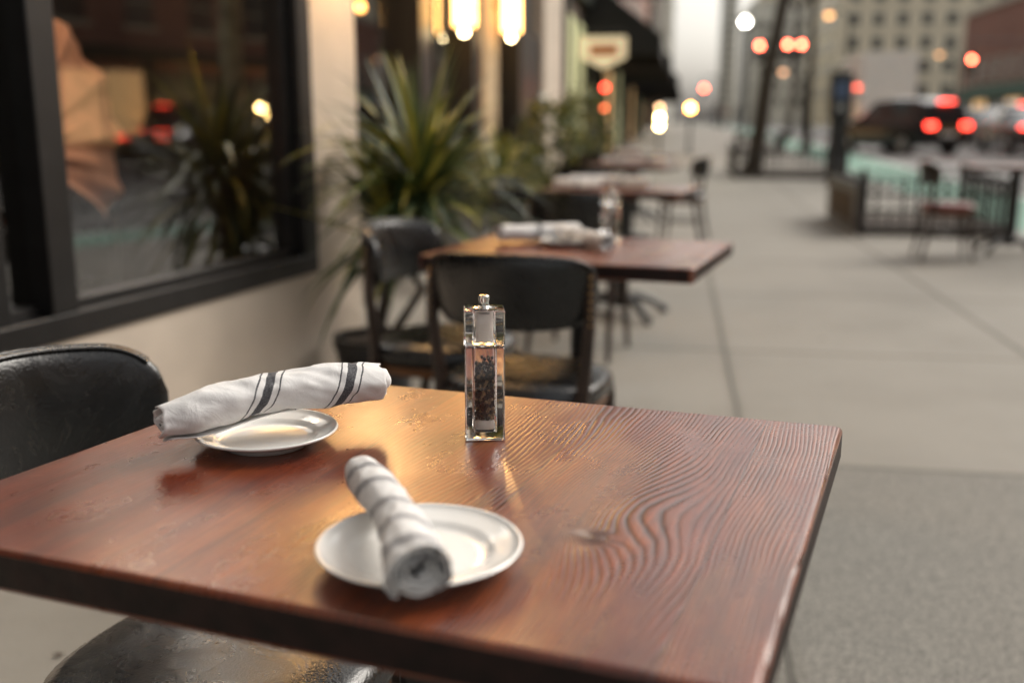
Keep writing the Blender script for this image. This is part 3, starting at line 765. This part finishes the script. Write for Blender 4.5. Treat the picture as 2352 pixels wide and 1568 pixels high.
# ---------------------------------------------------------------- cars
def paint(name,c): return simple(name,c,.22,.05,3,coat=.6)
M_cg=simple('car_glass',(.02,.022,.025),.06,.2,3)
P_black=paint('paint_black',(.012,.012,.014)); P_dark=paint('paint_dark',(.03,.032,.04)); P_silver=paint('paint_silver',(.35,.36,.37)); P_yellow=paint('paint_yellow',(.55,.33,.03)); P_white=paint('paint_white',(.85,.84,.80))
M_head=emit('headlight',(1.,.85,.6),12)
def car(name,x,y,rz,mat,suv=True,brake=M_red2,length=4.7,g=None):
    H=1.74 if suv else 1.45; bl=1.02 if suv else .92
    if suv: sec=[(-2.32,.80,.45,.92,.92,.7),(-2.30,.90,.32,1.0,1.05,.75),(-2.12,.93,.28,bl+.03,1.60,.68),(-1.6,.94,.26,bl,H,.70),(-.6,.95,.25,bl,H+.02,.71),(.35,.95,.25,bl,H-.03,.69),(1.05,.95,.25,bl,bl+.07,.76),(1.7,.94,.27,bl-.05,bl,.78),(2.2,.90,.32,.86,.90,.74),(2.34,.78,.42,.70,.74,.62)]
    else: sec=[(-2.32,.78,.42,.80,.84,.7),(-2.25,.88,.32,.88,.92,.76),(-1.75,.90,.26,bl,bl+.04,.76),(-1.0,.91,.24,bl,H-.05,.64),(-.4,.92,.24,bl,H,.66),(.3,.92,.24,bl,H-.04,.64),(1.05,.92,.24,bl-.02,bl+.03,.76),(1.8,.91,.26,.82,.86,.76),(2.2,.86,.32,.72,.76,.72),(2.34,.76,.42,.6,.64,.62)]
    p=empty(name,(x,y,(zp(y) if g is None else g)-.15),rz); b=MB(); rows=[]
    for (yy,w,zb,zbelt,zr,wr) in sec:
        half=[(0,zb),(w*.9,zb),(w,zb+.12),(w*1.0,(zb+zbelt)/2),(w*.98,zbelt-.04),(w*.95,zbelt),(wr+.02,zr-.05),(wr*.85,zr),(0,zr+.015)]
        ring=half+[(-a,c) for a,c in half[-2:0:-1]]
        rows.append([(a,yy,c) for a,c in ring])
    n_=len(rows[0]); k=b.m(mat); kg=b.m(M_cg); o=len(b.v)
    for r in rows: b.v+=r
    for i in range(len(rows)-1):
        cabin=(1<=i<=5) if suv else (2<=i<=5)
        for j in range(n_):
            q=(j+1)%n_; b.f.append([o+i*n_+j,o+(i+1)*n_+j,o+(i+1)*n_+q,o+i*n_+q])
            gl=cabin and (j in (5,10)); ws=(i in ((1,5) if suv else (2,5))) and j in (6,7,8,9)
            b.mi.append(kg if (gl or ws) else k)
    b.f.append([o+j for j in range(n_)]); b.mi.append(k); b.f.append([o+(len(rows)-1)*n_+j for j in range(n_)][::-1]); b.mi.append(k)
    b.build('body',p,angle=40)
    b=MB()
    for sx in (-1,1):
        for yy in (-1.42,1.45):
            b.tube([(sx*.72,yy,.34),(sx*.955,yy,.34)],.345,M_rubber,24); b.tube([(sx*.95,yy,.34),(sx*.962,yy,.34)],.21,P_silver,16)
        b.box(sx*.98-.09,sx*.98+.09,.75,.9,bl-.02,bl+.13,mat)
    b.build('wheels_and_mirrors',p)
    b=MB()
    for sx in (-1,1):
        b.box(sx*.66-.16,sx*.66+.16,-2.36,-2.27,.84,.98 if suv else .9,brake)
        b.box(sx*.62-.15,sx*.62+.15,2.27,2.33,.60,.70,M_head)
    b.box(-.22,.22,-2.26 if suv else -1.86,-2.08 if suv else -1.7,(1.62 if suv else .99),(1.66 if suv else 1.03),brake)
    b.box(-.26,.26,-2.36,-2.33,.58,.70,M_paint)
    b.build('lights_and_plate',p)
    b=MB(); b.box(-.86,.86,-2.38,-2.2,.38,.56,M_rubber); b.box(-.85,.85,2.2,2.37,.38,.54,M_rubber); b.build('bumpers',p,bevel=.03)
    return p
def cs(name,u,Y,rz,*a,**k): car(name,u*Y,Y,rz,*a,**k)
cs('parked_suv',.370,34.5,rad(18),P_black)
cs('sedan_car',.455,42,rad(-9),P_dark,False)
cs('sedan_car',.490,34,rad(-9),P_dark,False)
cs('sedan_car',.436,60,rad(-9),P_silver,False)
cs('suv_car',.475,56,rad(-9),P_dark,True)
M_red3=emit('tail_red_dim',(1.,.06,.03),8)
car('sedan_car',17.5,17.6,rad(-9),P_black,False,brake=M_red3)
car('suv_car',22.5,21.5,rad(-9),P_dark,True,brake=M_red3)
car('taxi_car',22.0,13.0,rad(-9),P_yellow,False,brake=M_red3)
p=empty('box_truck',(18.0,52,zp(52)-.15),rad(-9)); b=MB(); b.box(-1.25,1.25,-3,3,1.0,3.95,P_white); b.box(-1.2,1.2,3.1,5,.5,2.6,P_white); b.box(-1.1,1.1,4.95,5.02,1.6,2.4,M_cg)
b.box(-1.2,1.2,-3.05,-2.9,.6,.8,M_rubber); b.build('body',p,bevel=.04)
b=MB()
for sx in (-1,1):
    for yy in (-2,4): b.tube([(sx*.9,yy,.5),(sx*1.2,yy,.5)],.5,M_rubber,20)
    b.box(sx*1.05-.1,sx*1.05+.1,-3.1,-3.04,.85,.97,M_red2)
b.build('wheels_and_lights',p)

# ---------------------------------------------------------------- trees
def tree(name,x,y,h,lean,r0,bark,seed,leaves=1600,lz=3.8):
    rr=random.Random(seed); p=empty(name,(x,y,zp(y))); b=MB(); tips=[]
    def branch(pt,d,L_,r,lvl):
        pts=[pt];rs=[r];q=Vector(pt);d=Vector(d).normalized()
        for i in range(5):
            d=(d+Vector((rr.uniform(-.13,.13),rr.uniform(-.13,.13),.05))).normalized(); q=q+d*L_/5; pts.append(tuple(q)); rs.append(r*(1-.13*(i+1)))
            if lvl>=1: tips.append(tuple(q))
        b.tube(pts,rs,bark,10 if lvl==0 else 6)
        if lvl<3:
            for k in range(4 if lvl<2 else 3):
                i=rr.randint(2,5); a=rr.random()*6.28; dd=(d*1.1+Vector((math.cos(a),math.sin(a),rr.uniform(.0,.5)))).normalized()
                branch(pts[i],dd,L_*.62,rs[i]*.62,lvl+1)
    pts=[(0,0,-.1)];rs=[r0*1.3]
    for i in range(1,9):
        z=lz*i/8; pts.append((lean[0]*z+.03*math.sin(z*2+seed),lean[1]*z+.03*math.cos(z*1.7),z)); rs.append(r0*(1-.35*i/8))
    b.tube(pts,rs,bark,14)
    for k in range(4):
        a=k*1.57+rr.random(); branch(pts[-1],(math.cos(a)*.6+lean[0],math.sin(a)*.6,1.),(h-lz)*.55,rs[-1]*.7,0)
    b.build('trunk_and_limbs',p,angle=80)
    b=MB()
    for i in range(leaves):
        t=Vector(rr.choice(tips))+Vector((rr.gauss(0,.22),rr.gauss(0,.22),rr.gauss(0,.2))); s=rr.uniform(.05,.10)
        a=Vector((rr.uniform(-1,1),rr.uniform(-1,1),rr.uniform(-1,1))).normalized(); c=a.cross(Vector((rr.random(),rr.random(),rr.random()))).normalized()
        b.add([t-a*s,t+c*s*.6,t+a*s,t-c*s*.6],[(0,1,2,3)],rr.choice((M_g1,M_g1,M_g2,M_g3)))
    b.build('foliage',p)
    return p
tree('street_tree',4.66,20.2,9,(.135,0),.17,M_bark,1,400)
tree('street_tree',4.78,8.35,8,(.02,.0),.14,M_bark2,5,400)
tree('street_tree',9.6,34,9,(.0,0),.15,M_bark,8,400,4.5)
tree('street_tree',13.0,49,9,(.02,0),.15,M_bark,9,400,5.5)

def pit(name,s0,s1,t0,t1,h=.5):
    p=empty(name,(0,0,zp(s0)),-TH); b=MB()
    for t in (t0,t1):
        for s in (s0,s1): b.box(t-.03,t+.03,s-.03,s+.03,0,h+.08,M_iron); b.ball((t,s,h+.11),.035,M_iron,8,6)
    def run(a,bb,fixed,ax):
        n_=int(abs(bb-a)/.12)
        for z in (.07,h-.12):
            if ax=='t': b.box(a,bb,fixed-.014,fixed+.014,z,z+.03,M_iron)
            else: b.box(fixed-.014,fixed+.014,a,bb,z,z+.03,M_iron)
        for i in range(1,n_):
            q=a+(bb-a)*i/n_; x,y=(q,fixed) if ax=='t' else (fixed,q)
            b.tube([(x,y,.02),(x,y,h-.02)],.013,M_iron,6); b.lathe([(.012,h-.03),(.030,h),(.002,h+.06)],(x,y,0),M_iron,6)
    run(t0,t1,s0,'t'); run(t0,t1,s1,'t'); run(s0,s1,t0,'s'); run(s0,s1,t1,'s')
    b.build('iron_railing',p)
    b=MB(); b.box(t0+.05,t1-.05,s0+.05,s1-.05,.004,.05,M_soil); b.build('soil',p)
    return p
pf=pit('tree_pit_fence',10.75,12.75,1.86,3.3,.52)
b=MB(); b.box(1.80,1.84,10.72,12.78,.02,.48,M_dwood); b.box(1.79,1.85,10.70,12.80,.48,.52,M_iron)
b.box(1.793,1.80,11.0,12.5,.1,.4,simple('timber_panel',(.10,.07,.045),.8,.4,9)); b.build('timber_side',pf)
pit('tree_pit_fence',19.9,22.3,1.1,3.1,.5)
pit('tree_pit_fence',32.5,35,1.9,3.2,.5)
p=empty('parking_meter',(5.62,18.0,zp(18)),rad(-9)); b=MB()
b.box(-.15,.15,-.12,.12,0,.06,M_iron); b.box(-.14,.14,-.09,.09,.06,1.15,M_iron); b.box(-.18,.18,-.13,.13,1.15,1.90,M_iron)
b.build('housing',p,bevel=.02)
b=MB(); b.box(-.12,.12,-.138,-.132,1.45,1.75,simple('meter_panel',(.08,.12,.22),.3,.2,6)); b.box(-.07,.07,-.137,-.132,1.25,1.36,P_silver); b.tube([(0,0,1.90),(0,0,1.98)],.02,M_iron,8); b.box(-.1,.1,-.08,.08,1.97,2.0,M_cg); b.build('panel_and_solar_cap',p)

# ---------------------------------------------------------------- plants
def spiky(name,x,y,crown,n_,Lf,pot=(.17,.27),seed=1,lean=(0,0),wd=.016):
    rr=random.Random(seed); p=empty(name,(x,y,0))
    b=MB(); r,h=pot
    b.lathe([(r*.78,0),(r*.95,h*.8),(r,h*.82),(r*1.02,h),(r*.92,h),(r*.9,h-.03),(.01,h-.03)],(0,0,0),M_pot,32); b.build('pot',p)
    b=MB()
    b.lathe([(r*.89,h-.028),(.01,h-.02)],(0,0,0),M_soil,20)
    cx,cy,cz=lean[0],lean[1],crown
    b.tube([(0,0,h-.05),(cx*.4,cy*.4,(h+cz)/2),(cx,cy,cz)],[.028,.022,.02],M_bark,10)
    b.tube([(.04,.02,h-.05),(cx*.6+.08,cy*.4,(h+cz)/2-.1),(cx-.12,cy+.05,cz-.2)],[.022,.018,.016],M_bark,10)
    b.build('canes',p)
    b=MB()
    for i in range(n_):
        az=rr.random()*6.283; el=rad(rr.triangular(-40,89,48)); L_=Lf*rr.uniform(.65,1.15)
        base=Vector((cx,cy,cz+rr.uniform(-.10,.05))) if rr.random()<.70 else Vector((cx-.12,cy+.05,cz-.2+rr.uniform(-.05,.05)))
        d=Vector((math.cos(az)*math.cos(el),math.sin(az)*math.cos(el),math.sin(el))); q=base.copy(); droop=rr.uniform(.03,.24)
        sd=d.cross(Vector((0,0,1))); sd=sd.normalized() if sd.length>.01 else Vector((1,0,0)); pts=[];seg=8
        w0=wd*rr.uniform(.7,1.2)
        for k in range(seg+1):
            f=k/seg; w=w0*(.55+1.2*f if f<.35 else .97*(1-((f-.35)/.65)**1.6))+.0006
            nrm=sd.cross(d).normalized()
            pts+= [q-sd*w+nrm*w*.35,q,q+sd*w+nrm*w*.35]
            d=(d+Vector((0,0,-droop*(.4+f)))).normalized(); q=q+d*L_/seg
        fs=[]
        for k in range(seg):
            o=3*k; fs+=[(o,o+1,o+4,o+3),(o+1,o+2,o+5,o+4)]
        b.add(pts,fs,rr.choice((M_g1,M_g3,M_g2,M_g3,M_g1) if el>.4 else (M_g1,M_g2,M_g2,M_g3)))
    b.build('leaves',p,angle=80)
    return p
spiky('yucca_plant',-.56,4.10,.84,290,.58,(.17,.27),3,(.19,.05),.0165)
spiky('yucca_plant',-.10,7.3,.72,130,.45,(.16,.3),5,(0.02,0),.017)
def bush(name,x,y,w,h,seed):
    rr=random.Random(seed); p=empty(name,(x,y,0)); b=MB(); b.lathe([(.16,0),(.2,.32),(.21,.36),(.17,.36),(.16,.32),(.01,.32)],(0,0,0),M_pot,24); b.build('pot',p)
    b=MB()
    for k in range(10):
        a=rr.random()*6.28; b.tube([(0,0,.3),(math.cos(a)*w*.3,math.sin(a)*w*.3,.3+h*.5),(math.cos(a)*w*.5,math.sin(a)*w*.5,.3+h*rr.uniform(.6,.95))],[.012,.008,.004],M_bark,6)
    b.build('stems',p); b=MB()
    for i in range(1100):
        v=Vector((rr.gauss(0,1),rr.gauss(0,1),rr.gauss(0,1))).normalized()*rr.uniform(.45,1.)**.5*(1+.3*noise.noise(Vector((i*.1,0,seed))))
        t=Vector((v.x*w*.5,v.y*w*.5,.35+h*.55+v.z*h*.5)); s=rr.uniform(.02,.05)
        a=Vector((rr.uniform(-1,1),rr.uniform(-1,1),rr.uniform(-1,1))).normalized(); c=a.cross(Vector((rr.random(),rr.random(),rr.random()))).normalized()
        b.add([t-a*s,t+c*s*.6,t+a*s,t-c*s*.6],[(0,1,2,3)],rr.choice((M_g1,M_g1,M_g2,M_g3)))
    b.build('foliage',p)
bush('potted_shrub',.45,11.6,.8,1.0,1); bush('potted_shrub',1.0,14.5,.9,1.2,2); bush('potted_shrub',.0,8.9,.6,.6,3)

# ---------------------------------------------------------------- pedestrians
M_skin=simple('skin',(.45,.28,.2),.6,.1,5)
def person(name,x,y,rz,coat_,legs_,h=1.72,stride=.2):
    p=empty(name,(x,y,zp(y)),rz); k=h/1.75
    def skin(nm,V,E,Rr,mat):
        me=bpy.data.meshes.new(nm); me.from_pydata([tuple(c*k for c in v) for v in V],E,[]); o=bpy.data.objects.new(nm,me); sc.collection.objects.link(o); o.parent=p
        o.modifiers.new('s','SKIN'); 
        for i,r in enumerate(Rr): me.skin_vertices[0].data[i].radius=(r*k,r*k)
        me.skin_vertices[0].data[0].use_root=True
        o.modifiers.new('u','SUBSURF').levels=1; o.modifiers['u'].render_levels=2; me.materials.append(mat)
        o.modifiers['s'].use_smooth_shade=True
    V=[(0,0,.95),(0,0,1.2),(0,0,1.42),(0,0,1.52),(.19,0,1.40),(.24,.06,1.12),(.22,.16,.88),(-.19,0,1.40),(-.24,-.06,1.12),(-.22,-.02,.88)]
    E=[(0,1),(1,2),(2,3),(2,4),(4,5),(5,6),(2,7),(7,8),(8,9)]
    skin('coat',V,E,[.15,.14,.15,.06,.06,.045,.035,.06,.045,.035],coat_)
    V=[(0,0,.95),(.09,0,.9),(.10,stride*.6,.5),(.10,stride,.07),(.10,stride+.14,.04),(-.09,0,.9),(-.10,-stride*.2,.5),(-.10,-stride,.09),(-.10,-stride+.13,.04)]
    E=[(0,1),(1,2),(2,3),(3,4),(0,5),(5,6),(6,7),(7,8)]
    skin('trousers_and_shoes',V,E,[.13,.1,.07,.045,.04,.1,.07,.045,.04],legs_)
    b=MB(); b.ball((0,.01,1.64*k),.1*k,M_skin,14,10,1.2); b.ball((0,-.02,1.68*k),.108*k,M_dwood,14,10,1.05); b.ball((0,.115*k,1.63*k),.018,M_skin,6,4); b.build('head',p)
M_c1=simple('coat_dark',(.03,.03,.04),.9); M_c2=simple('coat_grey',(.15,.14,.14),.9); M_c3=simple('coat_red',(.25,.05,.04),.9)
for (q,Y,c_,l_) in ((.193,75,M_c1,M_c1),(.202,82,M_c3,M_c1),(.214,88,M_c2,M_c1),(.181,95,M_c1,M_c2)):
    person('pedestrian',q*Y,Y,rad(R.choice((170,-10))),c_,l_)

# ---------------------------------------------------------------- world, sun, camera
AZ=58
w=bpy.data.worlds.new('World'); sc.world=w; w.use_nodes=True; n=w.node_tree; bg=n.nodes['Background']
sky=n.nodes.new('ShaderNodeTexSky'); sky.sky_type='NISHITA'; sky.sun_disc=False; sky.sun_elevation=rad(38); sky.sun_rotation=rad(AZ); sky.dust_density=5; sky.air_density=1.2
hs=n.nodes.new('ShaderNodeHueSaturation'); hs.inputs['Saturation'].default_value=.22; hs.inputs['Value'].default_value=1.55
mx=n.nodes.new('ShaderNodeMix'); mx.data_type='RGBA'; mx.blend_type='MULTIPLY'; mx.inputs[0].default_value=1; mx.inputs[7].default_value=(1.,.97,.92,1)
n.links.new(sky.outputs[0],hs.inputs['Color']); n.links.new(hs.outputs[0],mx.inputs[6]); n.links.new(mx.outputs[2],bg.inputs[0]); bg.inputs[1].default_value=.15
ld=bpy.data.lights.new('sun','SUN'); ld.energy=1.1; ld.angle=rad(22); ld.color=(1,.94,.86); lo=bpy.data.objects.new('sun',ld); sc.collection.objects.link(lo)
d=Vector((math.sin(rad(AZ))*math.cos(rad(38)),math.cos(rad(AZ))*math.cos(rad(38)),math.sin(rad(38))))
lo.rotation_euler=d.to_track_quat('Z','Y').to_euler()
cd=bpy.data.cameras.new('camera'); co=bpy.data.objects.new('camera',cd); sc.collection.objects.link(co); sc.camera=co
co.location=(0,0,1.12); co.rotation_euler=(math.pi/2-math.atan(504/2350),0,0)
cd.sensor_width=36; cd.lens=35.97; cd.clip_start=.05; cd.clip_end=4000
cd.dof.use_dof=True; cd.dof.focus_distance=1.235; cd.dof.aperture_fstop=2.0
